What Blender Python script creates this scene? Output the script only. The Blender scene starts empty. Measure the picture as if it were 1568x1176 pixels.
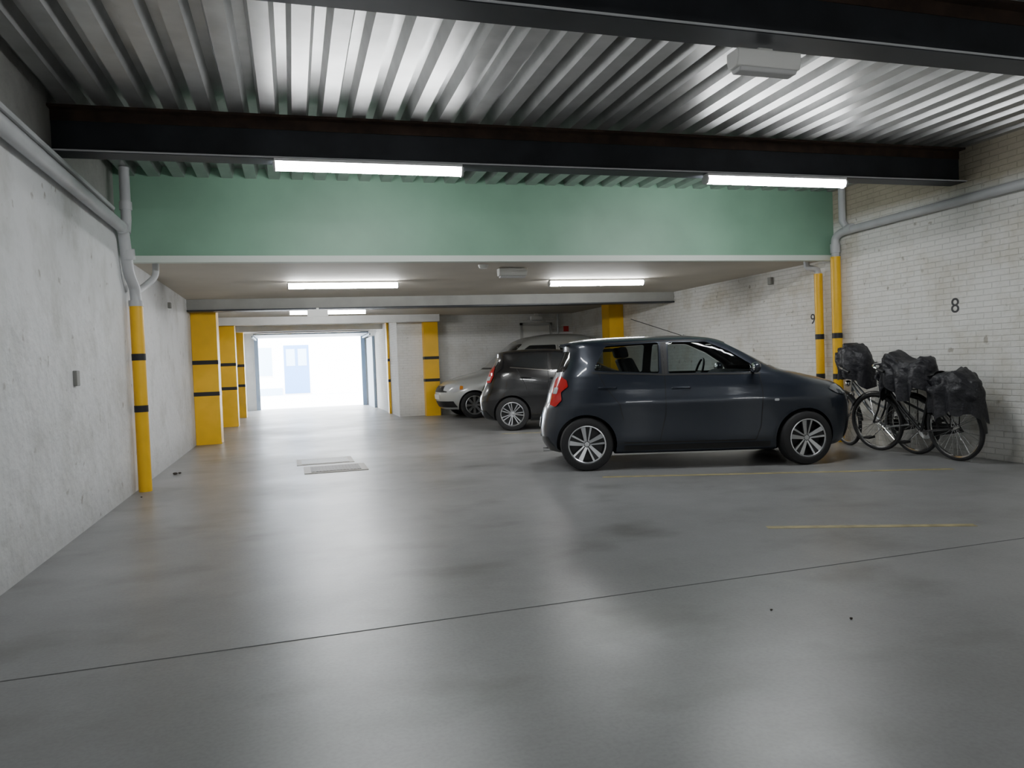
import bpy, bmesh, math, random
import numpy as np
from mathutils import Vector, Matrix, noise
from mathutils.bvhtree import BVHTree
from mathutils.geometry import delaunay_2d_cdt
random.seed(3)
S = bpy.context.scene
COL = S.collection

# ------------------------------------------------------------ materials
def nmat(name):
    m = bpy.data.materials.new(name); m.use_nodes = True
    nt = m.node_tree
    return m, nt, nt.nodes['Principled BSDF']
def mat(name, col, rough=0.5, metal=0.0, coat=0.0, var=0.0, vscale=4.0, bump=0.0, bscale=40.0, spec=None):
    m, nt, b = nmat(name)
    b.inputs['Base Color'].default_value = (*col, 1)
    b.inputs['Roughness'].default_value = rough
    b.inputs['Metallic'].default_value = metal
    b.inputs['Coat Weight'].default_value = coat
    b.inputs['Coat Roughness'].default_value = 0.05
    if spec is not None: b.inputs['Specular IOR Level'].default_value = spec
    if var or bump:
        tc = nt.nodes.new('ShaderNodeTexCoord')
    if var:
        n = nt.nodes.new('ShaderNodeTexNoise'); n.inputs['Scale'].default_value = vscale; n.inputs['Detail'].default_value = 6
        nt.links.new(tc.outputs['Object'], n.inputs['Vector'])
        r = nt.nodes.new('ShaderNodeValToRGB')
        r.color_ramp.elements[0].position = .3; r.color_ramp.elements[1].position = .7
        r.color_ramp.elements[0].color = (*[c*(1-var) for c in col], 1)
        r.color_ramp.elements[1].color = (*[min(1, c*(1+var)) for c in col], 1)
        nt.links.new(n.outputs['Fac'], r.inputs['Fac']); nt.links.new(r.outputs['Color'], b.inputs['Base Color'])
    if bump:
        n2 = nt.nodes.new('ShaderNodeTexNoise'); n2.inputs['Scale'].default_value = bscale; n2.inputs['Detail'].default_value = 5
        nt.links.new(tc.outputs['Object'], n2.inputs['Vector'])
        bp = nt.nodes.new('ShaderNodeBump'); bp.inputs['Strength'].default_value = bump; bp.inputs['Distance'].default_value = .02
        nt.links.new(n2.outputs['Fac'], bp.inputs['Height']); nt.links.new(bp.outputs['Normal'], b.inputs['Normal'])
    return m
def emis(name, col, s):
    m, nt, b = nmat(name)
    b.inputs['Base Color'].default_value = (.9, .9, .9, 1)
    b.inputs['Emission Color'].default_value = (*col, 1)
    b.inputs['Emission Strength'].default_value = s
    return m
def glassmat(name, tint, gl=0.06):
    m = bpy.data.materials.new(name); m.use_nodes = True; nt = m.node_tree
    for n in list(nt.nodes): nt.nodes.remove(n)
    o = nt.nodes.new('ShaderNodeOutputMaterial'); mx = nt.nodes.new('ShaderNodeMixShader')
    t = nt.nodes.new('ShaderNodeBsdfTransparent'); t.inputs['Color'].default_value = (*tint, 1)
    g = nt.nodes.new('ShaderNodeBsdfGlossy'); g.inputs['Roughness'].default_value = 0.02
    f = nt.nodes.new('ShaderNodeFresnel'); f.inputs['IOR'].default_value = 1.5
    nt.links.new(f.outputs[0], mx.inputs[0]); nt.links.new(t.outputs[0], mx.inputs[1]); nt.links.new(g.outputs[0], mx.inputs[2])
    nt.links.new(mx.outputs[0], o.inputs[0])
    return m

def wallmat(name, col, dirt, brick=False, upper=None, zup=2.9):
    """painted masonry: soft stains, low grime, optional brick relief; unpainted band above zup"""
    m, nt, b = nmat(name); N = nt.nodes; L = nt.links
    b.inputs['Roughness'].default_value = .65
    tc = N.new('ShaderNodeTexCoord'); sep = N.new('ShaderNodeSeparateXYZ'); L.new(tc.outputs['Object'], sep.inputs[0])
    n1 = N.new('ShaderNodeTexNoise'); n1.inputs['Scale'].default_value = 1.6; n1.inputs['Detail'].default_value = 8; n1.inputs['Roughness'].default_value = .65
    L.new(tc.outputs['Object'], n1.inputs['Vector'])
    r = N.new('ShaderNodeValToRGB'); e = r.color_ramp.elements
    e[0].position = .32; e[0].color = (*dirt, 1); e[1].position = .52; e[1].color = (*col, 1)
    L.new(n1.outputs['Fac'], r.inputs['Fac'])
    n3 = N.new('ShaderNodeTexNoise'); n3.inputs['Scale'].default_value = 9; n3.inputs['Detail'].default_value = 3
    L.new(tc.outputs['Object'], n3.inputs['Vector'])
    r3 = N.new('ShaderNodeValToRGB'); r3.color_ramp.elements[0].position = .25; r3.color_ramp.elements[1].position = .33
    r3.color_ramp.elements[0].color = (.45, .41, .36, 1); r3.color_ramp.elements[1].color = (1, 1, 1, 1)
    L.new(n3.outputs['Fac'], r3.inputs['Fac'])
    mu = N.new('ShaderNodeMix'); mu.data_type = 'RGBA'; mu.blend_type = 'MULTIPLY'; mu.inputs[0].default_value = .8
    L.new(r.outputs['Color'], mu.inputs[6]); L.new(r3.outputs['Color'], mu.inputs[7])
    out = mu.outputs[2]
    mr = N.new('ShaderNodeMapRange'); mr.inputs['From Min'].default_value = 0; mr.inputs['From Max'].default_value = .4
    mr.inputs['To Min'].default_value = .7; mr.inputs['To Max'].default_value = 0
    L.new(sep.outputs['Z'], mr.inputs['Value'])
    ml = N.new('ShaderNodeMath'); ml.operation = 'MULTIPLY'; L.new(mr.outputs[0], ml.inputs[0]); L.new(n1.outputs['Fac'], ml.inputs[1])
    mg = N.new('ShaderNodeMix'); mg.data_type = 'RGBA'; L.new(ml.outputs[0], mg.inputs[0]); L.new(out, mg.inputs[6]); mg.inputs[7].default_value = (*[c*.35 for c in dirt], 1)
    out = mg.outputs[2]
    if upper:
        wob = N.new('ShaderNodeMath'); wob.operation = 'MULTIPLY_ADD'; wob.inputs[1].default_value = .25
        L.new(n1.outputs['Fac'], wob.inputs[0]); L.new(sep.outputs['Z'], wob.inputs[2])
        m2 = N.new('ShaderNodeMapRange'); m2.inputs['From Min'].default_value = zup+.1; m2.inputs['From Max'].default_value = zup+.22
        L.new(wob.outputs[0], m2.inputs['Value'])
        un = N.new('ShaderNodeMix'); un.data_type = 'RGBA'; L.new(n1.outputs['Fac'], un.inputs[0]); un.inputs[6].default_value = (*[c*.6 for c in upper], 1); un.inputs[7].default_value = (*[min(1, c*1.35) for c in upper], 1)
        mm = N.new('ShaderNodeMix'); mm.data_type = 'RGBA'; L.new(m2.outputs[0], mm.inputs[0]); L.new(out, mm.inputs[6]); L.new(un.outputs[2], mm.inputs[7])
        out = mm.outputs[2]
    bp = N.new('ShaderNodeBump'); bp.inputs['Distance'].default_value = .03; bp.inputs['Strength'].default_value = .8
    n2 = N.new('ShaderNodeTexNoise'); n2.inputs['Scale'].default_value = 7; n2.inputs['Detail'].default_value = 7
    L.new(tc.outputs['Object'], n2.inputs['Vector'])
    if brick:
        ad = N.new('ShaderNodeMath'); ad.operation = 'ADD'; L.new(sep.outputs['X'], ad.inputs[0]); L.new(sep.outputs['Y'], ad.inputs[1])
        cb = N.new('ShaderNodeCombineXYZ'); L.new(ad.outputs[0], cb.inputs[0]); L.new(sep.outputs['Z'], cb.inputs[1])
        br = N.new('ShaderNodeTexBrick'); br.inputs['Scale'].default_value = 1.0
        br.inputs['Brick Width'].default_value = .20; br.inputs['Row Height'].default_value = .062
        br.inputs['Mortar Size'].default_value = .006; br.inputs['Mortar Smooth'].default_value = .6
        br.inputs['Color1'].default_value = (1, 1, 1, 1); br.inputs['Color2'].default_value = (.82, .82, .82, 1); br.inputs['Mortar'].default_value = (.35, .35, .35, 1)
        L.new(cb.outputs[0], br.inputs['Vector'])
        ma = N.new('ShaderNodeMath'); ma.operation = 'MULTIPLY_ADD'; ma.inputs[1].default_value = 2.0
        L.new(n2.outputs['Fac'], ma.inputs[0]); L.new(br.outputs['Color'], ma.inputs[2]); L.new(ma.outputs[0], bp.inputs['Height'])
        bp.inputs['Distance'].default_value = .015; bp.inputs['Strength'].default_value = .7
        mb = N.new('ShaderNodeMix'); mb.data_type = 'RGBA'; mb.blend_type = 'MULTIPLY'; mb.inputs[0].default_value = .15
        L.new(out, mb.inputs[6]); L.new(br.outputs['Color'], mb.inputs[7]); out = mb.outputs[2]
    else:
        L.new(n2.outputs['Fac'], bp.inputs['Height'])
    L.new(bp.outputs['Normal'], b.inputs['Normal'])
    L.new(out, b.inputs['Base Color'])
    return m

def floormat():
    m, nt, b = nmat('epoxy_floor'); N = nt.nodes; L = nt.links
    tc = N.new('ShaderNodeTexCoord')
    n1 = N.new('ShaderNodeTexNoise'); n1.inputs['Scale'].default_value = .55; n1.inputs['Detail'].default_value = 9; n1.inputs['Roughness'].default_value = .62
    L.new(tc.outputs['Object'], n1.inputs['Vector'])
    r = N.new('ShaderNodeValToRGB'); e = r.color_ramp.elements
    e[0].position = .3; e[0].color = (.190, .190, .186, 1); e[1].position = .62; e[1].color = (.272, .275, .275, 1)
    L.new(n1.outputs['Fac'], r.inputs['Fac'])
    n2 = N.new('ShaderNodeTexNoise'); n2.inputs['Scale'].default_value = 1.5; n2.inputs['Detail'].default_value = 6
    mp = N.new('ShaderNodeMapping'); mp.inputs['Scale'].default_value = (.8, 1.15, 1); mp.inputs['Rotation'].default_value = (0, 0, .35)
    L.new(tc.outputs['Object'], mp.inputs[0]); L.new(mp.outputs[0], n2.inputs['Vector'])
    r2 = N.new('ShaderNodeValToRGB'); r2.color_ramp.elements[0].position = .26; r2.color_ramp.elements[1].position = .46
    r2.color_ramp.elements[0].color = (.62, .61, .58, 1); r2.color_ramp.elements[1].color = (1, 1, 1, 1)
    L.new(n2.outputs['Fac'], r2.inputs['Fac'])
    mu = N.new('ShaderNodeMix'); mu.data_type = 'RGBA'; mu.blend_type = 'MULTIPLY'; mu.inputs[0].default_value = 1
    L.new(r.outputs['Color'], mu.inputs[6]); L.new(r2.outputs['Color'], mu.inputs[7])
    n5 = N.new('ShaderNodeTexNoise'); n5.inputs['Scale'].default_value = 60; n5.inputs['Detail'].default_value = 3
    L.new(tc.outputs['Object'], n5.inputs['Vector'])
    r5 = N.new('ShaderNodeValToRGB'); r5.color_ramp.elements[0].position = .3; r5.color_ramp.elements[1].position = .6
    r5.color_ramp.elements[0].color = (.88, .88, .88, 1); r5.color_ramp.elements[1].color = (1, 1, 1, 1)
    L.new(n5.outputs['Fac'], r5.inputs['Fac'])
    mv = N.new('ShaderNodeMix'); mv.data_type = 'RGBA'; mv.blend_type = 'MULTIPLY'; mv.inputs[0].default_value = 1
    L.new(mu.outputs[2], mv.inputs[6]); L.new(r5.outputs['Color'], mv.inputs[7]); L.new(mv.outputs[2], b.inputs['Base Color'])
    mr = N.new('ShaderNodeMapRange'); mr.inputs['From Min'].default_value = .3; mr.inputs['From Max'].default_value = .7
    mr.inputs['To Min'].default_value = .42; mr.inputs['To Max'].default_value = .29
    L.new(n1.outputs['Fac'], mr.inputs['Value']); L.new(mr.outputs[0], b.inputs['Roughness'])
    n3 = N.new('ShaderNodeTexNoise'); n3.inputs['Scale'].default_value = 3.5; n3.inputs['Detail'].default_value = 3
    L.new(tc.outputs['Object'], n3.inputs['Vector'])
    bp = N.new('ShaderNodeBump'); bp.inputs['Strength'].default_value = .12; bp.inputs['Distance'].default_value = .02
    L.new(n3.outputs['Fac'], bp.inputs['Height']); L.new(bp.outputs['Normal'], b.inputs['Normal'])
    return m

M = {}
M['floor'] = floormat()
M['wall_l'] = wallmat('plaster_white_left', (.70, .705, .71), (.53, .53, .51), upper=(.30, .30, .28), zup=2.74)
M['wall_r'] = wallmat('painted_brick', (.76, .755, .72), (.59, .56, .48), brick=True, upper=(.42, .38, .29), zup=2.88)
M['wall_n'] = wallmat('painted_brick_back', (.78, .78, .76), (.70, .69, .65), brick=True)
M['plain'] = mat('white_paint', (.72, .72, .70), .6, var=.06)
M['doorframe'] = mat('door_frame_grey', (.48, .48, .46), .5)
M['green'] = mat('green_board', (.19, .345, .245), .5, var=.09, vscale=1.5)
M['greentrim'] = mat('pale_trim', (.60, .66, .60), .6)
M['lowceil'] = mat('beige_ceiling', (.50, .46, .39), .7, var=.08, vscale=1.2)
M['galv'] = mat('galvanised_deck', (.46, .465, .46), .38, metal=.75, var=.12, vscale=5)
M['dark'] = mat('dark_void', (.02, .02, .02), .9)
M['steel'] = mat('painted_steel_beam', (.024, .027, .034), .5, var=.35, vscale=2.5)
M['rust'] = mat('rusty_flange', (.05, .028, .018), .75, var=.4, vscale=6)
M['concrete'] = mat('concrete', (.30, .30, .28), .8, var=.12, vscale=3)
M['yellow'] = mat('yellow_paint', (.85, .48, .006), .42, var=.06)
M['black'] = mat('black_band', (.012, .012, .014), .5)
M['pipe'] = mat('grey_pvc', (.48, .49, .50), .45, var=.08)
M['lamp'] = emis('fluorescent_diffuser', (.97, .99, 1.0), 88)
M['lampbody'] = mat('lamp_housing', (.6, .6, .6), .5)
M['plastic_w'] = mat('white_plastic', (.75, .75, .72), .4)
M['line'] = mat('faded_yellow_line', (.36, .31, .15), .45, var=.35, vscale=9)
M['joint'] = mat('floor_joint', (.09, .09, .09), .8)
M['iron'] = mat('cast_iron', (.12, .11, .10), .55, metal=.5, bump=.4)
M['ironframe'] = mat('grate_frame', (.20, .18, .15), .5, metal=.3)
M['plate'] = mat('steel_plate', (.20, .20, .19), .45, metal=.4, bump=.3, bscale=60)
M['tyre'] = mat('tyre_rubber', (.018, .018, .019), .75)
M['silver'] = mat('alloy_silver', (.66, .67, .69), .28, metal=1)
M['rimdark'] = mat('rim_black', (.015, .015, .016), .4)
M['glass_t'] = glassmat('tinted_glass', (.55, .60, .60))
M['glass_d'] = mat('dark_window', (.012, .014, .016), .06, coat=1)
M['interior'] = mat('car_interior', (.03, .03, .032), .8)
M['paint_a'] = mat('slate_blue_paint', (.018, .024, .037), .33, metal=.35, coat=.8)
M['paint_b'] = mat('black_paint', (.008, .008, .009), .25, coat=.8)
M['paint_c'] = mat('silver_paint', (.46, .475, .46), .35, metal=.2, coat=.8)
M['trim'] = mat('black_trim', (.012, .012, .012), .5)
M['red'] = mat('red_lens', (.50, .008, .01), .12, coat=1)
M['clear'] = mat('headlamp_lens', (.50, .52, .54), .08, coat=1)
M['clear_d'] = mat('smoked_headlamp', (.10, .11, .12), .06, metal=.3, coat=1)
M['chrome'] = mat('chrome', (.8, .8, .8), .12, metal=1)
M['cover'] = mat('black_nylon', (.014, .014, .018), .5, bump=.6, bscale=22)
M['doorblue'] = mat('blue_door', (.05, .14, .34), .5)
M['winblue'] = mat('street_window', (.26, .36, .48), .15)
M['facade'] = mat('street_facade', (.84, .84, .84), .8, var=.04)
M['street'] = mat('street_paving', (.64, .64, .64), .8, var=.06)
M['jamb'] = mat('blue_grey_metal', (.24, .30, .38), .5, metal=.2)
M['redsign'] = mat('red_sign', (.6, .02, .02), .4)
M['debris'] = mat('dirt_clod', (.06, .05, .04), .9)
M['amber'] = mat('amber_lens', (.6, .2, .02), .2)
M['bframe'] = mat('bike_frame_black', (.02, .02, .022), .3, coat=.5)
M['bframe2'] = mat('bike_frame_grey', (.25, .26, .27), .3, metal=.6)

# ------------------------------------------------------------ mesh builder
class MB:
    def __init__(s): s.v = []; s.f = []; s.m = []; s.mats = []
    def mi(s, key):
        if key not in s.mats: s.mats.append(key)
        return s.mats.index(key)
    def add(s, vs, fs, key):
        o = len(s.v); s.v += [tuple(v) for v in vs]; k = s.mi(key)
        for f in fs: s.f.append(tuple(i+o for i in f)); s.m.append(k)
    def box(s, a, b, key):
        x0, y0, z0 = a; x1, y1, z1 = b
        vs = [(x0,y0,z0),(x1,y0,z0),(x1,y1,z0),(x0,y1,z0),(x0,y0,z1),(x1,y0,z1),(x1,y1,z1),(x0,y1,z1)]
        s.add(vs, [(0,3,2,1),(4,5,6,7),(0,1,5,4),(1,2,6,5),(2,3,7,6),(3,0,4,7)], key)
    def obox(s, p, q, w, z0, z1, key, off=0):
        p = Vector(p); q = Vector(q); d = (q-p).normalized(); n = Vector((-d.y, d.x))
        a = p+n*(off-w/2); b = q+n*(off-w/2); c = q+n*(off+w/2); e = p+n*(off+w/2)
        vs = [(a.x,a.y,z0),(b.x,b.y,z0),(c.x,c.y,z0),(e.x,e.y,z0),(a.x,a.y,z1),(b.x,b.y,z1),(c.x,c.y,z1),(e.x,e.y,z1)]
        s.add(vs, [(0,3,2,1),(4,5,6,7),(0,1,5,4),(1,2,6,5),(2,3,7,6),(3,0,4,7)], key)
    def prism(s, pts, axis, a, b, key):
        def mk(p, t):
            return {'Y': (p[0], t, p[1]), 'X': (t, p[0], p[1]), 'Z': (p[0], p[1], t)}[axis]
        n = len(pts); vs = [mk(p, a) for p in pts]+[mk(p, b) for p in pts]
        fs = [tuple(range(n))[::-1], tuple(range(n, 2*n))]+[(i, (i+1) % n, n+(i+1) % n, n+i) for i in range(n)]
        s.add(vs, fs, key)
    def lathe(s, prof, c, key, n=32, axis='Y', closed=False):
        vs = []; fs = []; k = len(prof)
        for i in range(n):
            t = 2*math.pi*i/n
            for r, h in prof:
                a, b = r*math.cos(t), r*math.sin(t)
                p = {'Y': (a, h, b), 'X': (h, a, b), 'Z': (a, b, h)}[axis]
                vs.append((p[0]+c[0], p[1]+c[1], p[2]+c[2]))
        kk = k if closed else k-1
        for i in range(n):
            j = (i+1) % n
            for q in range(kk):
                fs.append((i*k+q, i*k+(q+1) % k, j*k+(q+1) % k, j*k+q))
        s.add(vs, fs, key)
    def tube(s, path, r, key, n=10, cap=True, rs=None):
        P = [Vector(p) for p in path]; up = None; vs = []; fs = []
        for i, p in enumerate(P):
            d = (P[min(i+1, len(P)-1)]-P[max(i-1, 0)]).normalized()
            if up is None:
                up = Vector((0, 0, 1)) if abs(d.z) < .9 else Vector((1, 0, 0))
            u = (up-d*up.dot(d)).normalized(); w = d.cross(u); up = u
            rr = rs[i] if rs else r
            for j in range(n):
                t = 2*math.pi*j/n; vs.append(p+u*math.cos(t)*rr+w*math.sin(t)*rr)
        for i in range(len(P)-1):
            for j in range(n):
                k = (j+1) % n; fs.append((i*n+j, i*n+k, (i+1)*n+k, (i+1)*n+j))
        if cap:
            fs.append(tuple(range(n))[::-1]); fs.append(tuple((len(P)-1)*n+j for j in range(n)))
        s.add(vs, fs, key)
    def ell(s, c, r, key, n=16, m=10):
        vs = []; fs = []
        for i in range(m+1):
            a = math.pi*i/m-math.pi/2
            for j in range(n):
                t = 2*math.pi*j/n
                vs.append((c[0]+r[0]*math.cos(a)*math.cos(t), c[1]+r[1]*math.cos(a)*math.sin(t), c[2]+r[2]*math.sin(a)))
        for i in range(m):
            for j in range(n):
                k = (j+1) % n; fs.append((i*n+j, i*n+k, (i+1)*n+k, (i+1)*n+j))
        s.add(vs, fs, key)
    def obj(s, name, parent=None, loc=None, rot=None, bevel=0, ang=35):
        me = bpy.data.meshes.new(name); me.from_pydata(s.v, [], s.f)
        for k in s.mats: me.materials.append(M[k])
        me.polygons.foreach_set('material_index', s.m)
        bm = bmesh.new(); bm.from_mesh(me); bmesh.ops.remove_doubles(bm, verts=bm.verts, dist=1e-5)
        bmesh.ops.recalc_face_normals(bm, faces=bm.faces); bm.to_mesh(me); bm.free()
        finish(me, ang)
        o = bpy.data.objects.new(name, me); COL.objects.link(o)
        if parent: o.parent = parent
        if loc: o.location = loc
        if rot: o.rotation_euler = rot
        if bevel:
            b = o.modifiers.new('b', 'BEVEL'); b.width = bevel; b.segments = 2; b.limit_method = 'ANGLE'
        return o
def finish(me, ang=35):
    me.shade_smooth()
    me.set_sharp_from_angle(angle=math.radians(ang))
def empty(name, loc=(0, 0, 0), rot=(0, 0, 0)):
    e = bpy.data.objects.new(name, None); e.empty_display_size = .1; COL.objects.link(e)
    e.location = loc; e.rotation_euler = rot; return e
def single(name, fn, **k):
    b = MB(); fn(b); return b.obj(name, **k)
def arc(pts, rad, n=6):
    P = [Vector(p) for p in pts]; out = [P[0]]
    for i in range(1, len(P)-1):
        a, b, c = P[i-1], P[i], P[i+1]
        da = (a-b).normalized(); dc = (c-b).normalized(); r = min(rad, (a-b).length*.49, (c-b).length*.49)
        p0 = b+da*r; p2 = b+dc*r
        for k in range(n+1):
            t = k/n; out.append(p0*(1-t)**2+b*2*t*(1-t)+p2*t*t)
    out.append(P[-1]); return out

# ------------------------------------------------------------ room
XL, XR = -1.63, 7.03
XU = XL-.10                       # upper part of left wall is set back
YB = -4.0; YD = 25.0; YN = 18.0; XP = 2.46
ZD = 3.335                        # underside of deck ribs
ZB = 2.97                         # underside of steel beams
FL, FR = (XL, 8.72), (XR, 8.32)     # green fascia line
single('floor', lambda b: b.box((XL-.3, YB-.3, -.2), (XR+.3, YD+.3, 0), 'floor'))
single('street_ground', lambda b: b.box((-20, YD+.3, -.2), (25, 42, -.03), 'street'))
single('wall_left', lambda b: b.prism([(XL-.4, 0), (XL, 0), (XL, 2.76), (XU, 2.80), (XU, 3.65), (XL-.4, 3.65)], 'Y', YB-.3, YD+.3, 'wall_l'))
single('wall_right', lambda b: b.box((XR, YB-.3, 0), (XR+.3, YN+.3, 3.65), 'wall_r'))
single('wall_rear', lambda b: b.box((XL, YB-.3, 0), (XR, YB, 3.65), 'wall_n'))
single('wall_back', lambda b: b.box((XP, YN, 0), (XR, YN+.3, 2.6), 'wall_n'))
single('wall_passage', lambda b: b.box((XP, YN+.3, 0), (XP+.3, YD+.3, 2.6), 'wall_n'))
def wf(b):
    b.box((XL, YD, 0), (-1.04, YD+.3, 2.6), 'plain'); b.box((2.23, YD, 0), (XP, YD+.3, 2.6), 'plain')
    b.box((-1.04, YD, 2.43), (2.23, YD+.3, 2.6), 'plain')
single('wall_front', wf)
def deck(b):
    p = .245; x = XU; prof = []
    zb, zt = ZD, ZD+.11
    while x < XR:
        prof += [(x, zt), (x+.07, zt), (x+.10, zb), (x+.215, zb)]
        x += p
    prof = [(min(a, XR), z) for a, z in prof]+[(XR, zt)]
    vs = []; fs = []; n = len(prof)
    for y in (YB, 8.9):
        vs += [(a, y, z) for a, z in prof]
    for i in range(n-1):
        fs.append((i, i+1, n+i+1, n+i))
    b.add(vs, fs, 'galv')
single('ceiling_corrugated_deck', deck, ang=15)
single('ceiling_slab_upper', lambda b: b.box((XU, YB, ZD+.12), (XR, 9.0, ZD+.3), 'dark'))
def lowc(b):
    z0, z1 = 2.45, 2.6
    pts = [(XL, FL[1]+.06), (XR, FR[1]+.06), (XR, YN), (XP, YN), (XP, YD), (XL, YD)]
    b.prism(pts, 'Z', z0, z1, 'lowceil')
single('ceiling_low', lowc)
g = MB()
g.obox((XU, 8.725), FR, .06, 2.78, ZD+.115, 'green')
g.obox(FL, FR, .06, 2.49, 2.78, 'green')
g.obox(FL, FR, .10, 2.42, 2.49, 'greentrim')
g.obj('wall_green_fascia')

def ibeam(name, p, q, zb, zt, w=.2):
    b = MB()
    b.obox(p, q, .02, zb+.015, zt-.015, 'steel')
    b.obox(p, q, w, zb, zb+.018, 'steel')
    b.obox(p, q, w, zt-.018, zt, 'rust')
    b.obox(p, q, .035, zt-.10, zt-.018, 'rust')
    a0 = Vector((p[0], p[1]-w/2-.008, zb+.01)); a1 = Vector((q[0], q[1]-w/2-.008, zb+.01))
    b.tube([a0, a1], .007, 'pipe', 6)
    return b.obj(name)
for n_, (a_, b_) in enumerate([(6.60, 6.35), (3.64, 3.64), (.6, .6), (-2.2, -2.2)]):
    ibeam('ceiling_beam_steel_%d' % (n_+1), (XU, a_), (XR, b_), ZB, ZD)
single('ceiling_beam_concrete', lambda b: (b.obox((XL, 13.35), (XR, 12.75), .25, 2.27, 2.45, 'concrete'), b.obox((XL, 13.35), (XR, 12.75), .30, 2.25, 2.275, 'steel')))
single('ceiling_beam_white', lambda b: b.box((XL, 17.5, 2.28), (3.43, 17.75, 2.45), 'plain'))
single('ceiling_beam_passage', lambda b: b.box((XL, 20.9, 2.3), (XP, 21.1, 2.45), 'plain'))

def pillar(name, x0, x1, y0, y1, top=2.45):
    b = MB(); b.box((x0, y0, 0), (x1, y1, top), 'yellow')
    for z in (.87, 1.41):
        b.box((x0-.004, y0-.004, z-.035), (x1+.004, y1+.004, z+.035), 'black')
    return b.obj(name)
pillar('yellow_pillar', XL+.004, -1.22, 13.6, 14.0)
pillar('yellow_pillar', XL+.004, -1.22, 17.8, 18.15)
pillar('yellow_pillar', XL+.004, -1.24, 21.2, 21.55)
pillar('yellow_pillar', 3.08, 3.43, 17.76, 17.996)
pillar('yellow_pillar', XR-.34, XR-.004, 14.9, 15.3)
pillar('yellow_pillar', XP-.06, XP+.0-.004, 19.5, 19.75)

# ------------------------------------------------------------ pipes
def pipes_left():
    x = XL+.075
    b = MB(); yp = 8.52
    main = arc([(x-.005, -3.9, 2.70), (x-.005, yp-.32, 2.69), (x-.005, yp-.2, 2.35), (x, yp-.16, 2.25), (x+.02, yp, 2.12), (x+.02, yp, 1.95)], .12)
    b.tube(main, .055, 'pipe', 16)
    b.tube([(x, yp-.42, 2.69), (x, yp-.34, 2.69)], .066, 'pipe', 16)
    b.tube([(x+.01, yp-.24, 2.50), (x+.01, yp-.215, 2.40)], .066, 'pipe', 16)
    b.tube([(x+.005, yp-.2, ZD-.006), (x+.005, yp-.2, 2.80), (x, yp-.25, 2.66)], .05, 'pipe', 16)
    b.tube([(x+.005, yp-.2, 2.98), (x+.005, yp-.2, 2.90)], .06, 'pipe', 16)
    b.tube([(x-.03, -3.9, 2.83), (x-.03, 7.9, 2.83)], .022, 'pipe', 10)
    b.tube([(x+.02, yp, 1.95), (x+.02, yp, 0.0)], .066, 'yellow', 20)
    b.tube([(x+.02, yp, 2.0), (x+.02, yp, 1.94)], .072, 'pipe', 20)
    for z in (.87, 1.41): b.tube([(x+.02, yp, z-.035), (x+.02, yp, z+.035)], .069, 'black', 20)
    b.tube(arc([(x+.02, yp, 2.1), (x+.05, yp+.25, 2.16), (x+.16, yp+.4, 2.3), (x+.16, yp+.42, 2.444)], .1), .035, 'pipe', 12)
    return b.obj('drain_pipe_yellow_guard')
pipes_left()
def pipes_right():
    x = XR-.09
    b = MB(); yp = 8.16
    b.tube(arc([(x+.03, -3.9, 2.86), (x+.02, yp-.1, 2.76), (x, yp, 2.70), (x, yp, 2.45)], .1), .05, 'pipe', 16)
    b.tube([(x, yp, 2.62), (x, yp, 2.50)], .062, 'pipe', 16)
    b.tube([(x+.02, yp-.3, 2.775), (x+.02, yp-.2, 2.77)], .062, 'pipe', 16)
    b.tube([(x+.02, yp-.12, ZD-.006), (x+.02, yp-.12, 2.9), (x+.02, yp-.2, 2.79)], .045, 'pipe', 16)
    b.tube([(x, yp, 2.45), (x, yp, 0)], .062, 'yellow', 20)
    for z in (.87, 1.41): b.tube([(x, yp, z-.035), (x, yp, z+.035)], .065, 'black', 20)
    yq = 8.50
    b.tube(arc([(x-.14, yq+.06, 2.444), (x-.14, yq+.05, 2.36), (x, yq, 2.33), (x, yq, 2.2)], .08), .04, 'pipe', 14)
    b.tube([(x, yq, 2.27), (x, yq, 0)], .055, 'yellow', 20)
    for z in (.87, 1.41): b.tube([(x, yq, z-.035), (x, yq, z+.035)], .058, 'black', 20)
    return b.obj('drain_pipe_yellow_guard')
pipes_right()
single('conduit_pipe', lambda b: b.tube([(6.62, 17.97, 2.44), (6.62, 17.97, 1.3)], .025, 'pipe', 10))

# ------------------------------------------------------------ lamps
def tube_lamp(x0, x1, y0, y1, z, drop):
    L = math.hypot(x1-x0, y1-y0); a = math.atan2(y1-y0, x1-x0)
    e = empty('fluorescent_ceiling_lamp', ((x0+x1)/2, (y0+y1)/2, z), (0, 0, a))
    b = MB(); prof = [(-.045, .0), (-.05, -.03), (-.035, -.06), (0, -.07), (.035, -.06), (.05, -.03), (.045, 0)]
    b.prism(prof, 'X', -L/2, L/2, 'lamp'); b.obj('diffuser', parent=e)
    b = MB(); b.box((-L/2-.01, -.05, .002), (L/2+.01, .05, .025), 'lampbody')
    for s in (-1, 1):
        b.prism([(p[0]*1.08, p[1]*1.08) for p in prof], 'X', s*(L/2+.001), s*(L/2+.02), 'lampbody')
        if drop > 0: b.box((s*L*.33-.02, -.015, .025), (s*L*.33+.02, .015, drop), 'lampbody')
    b.obj('housing', parent=e)
tube_lamp(-.06, 1.50, 6.46, 6.42, 2.94, .03)
tube_lamp(3.93, 5.48, 6.36, 6.31, 2.94, .03)
tube_lamp(0.0, 1.5, 10.75, 10.68, 2.42, .03)
tube_lamp(3.80, 5.3, 10.6, 10.5, 2.42, .03)
tube_lamp(-.06, 1.50, -2.2, -2.2, 2.94, .03)
tube_lamp(3.93, 5.48, -2.2, -2.2, 2.94, .03)
tube_lamp(0.0, 1.5, 15.6, 15.6, 2.42, .03)
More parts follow.
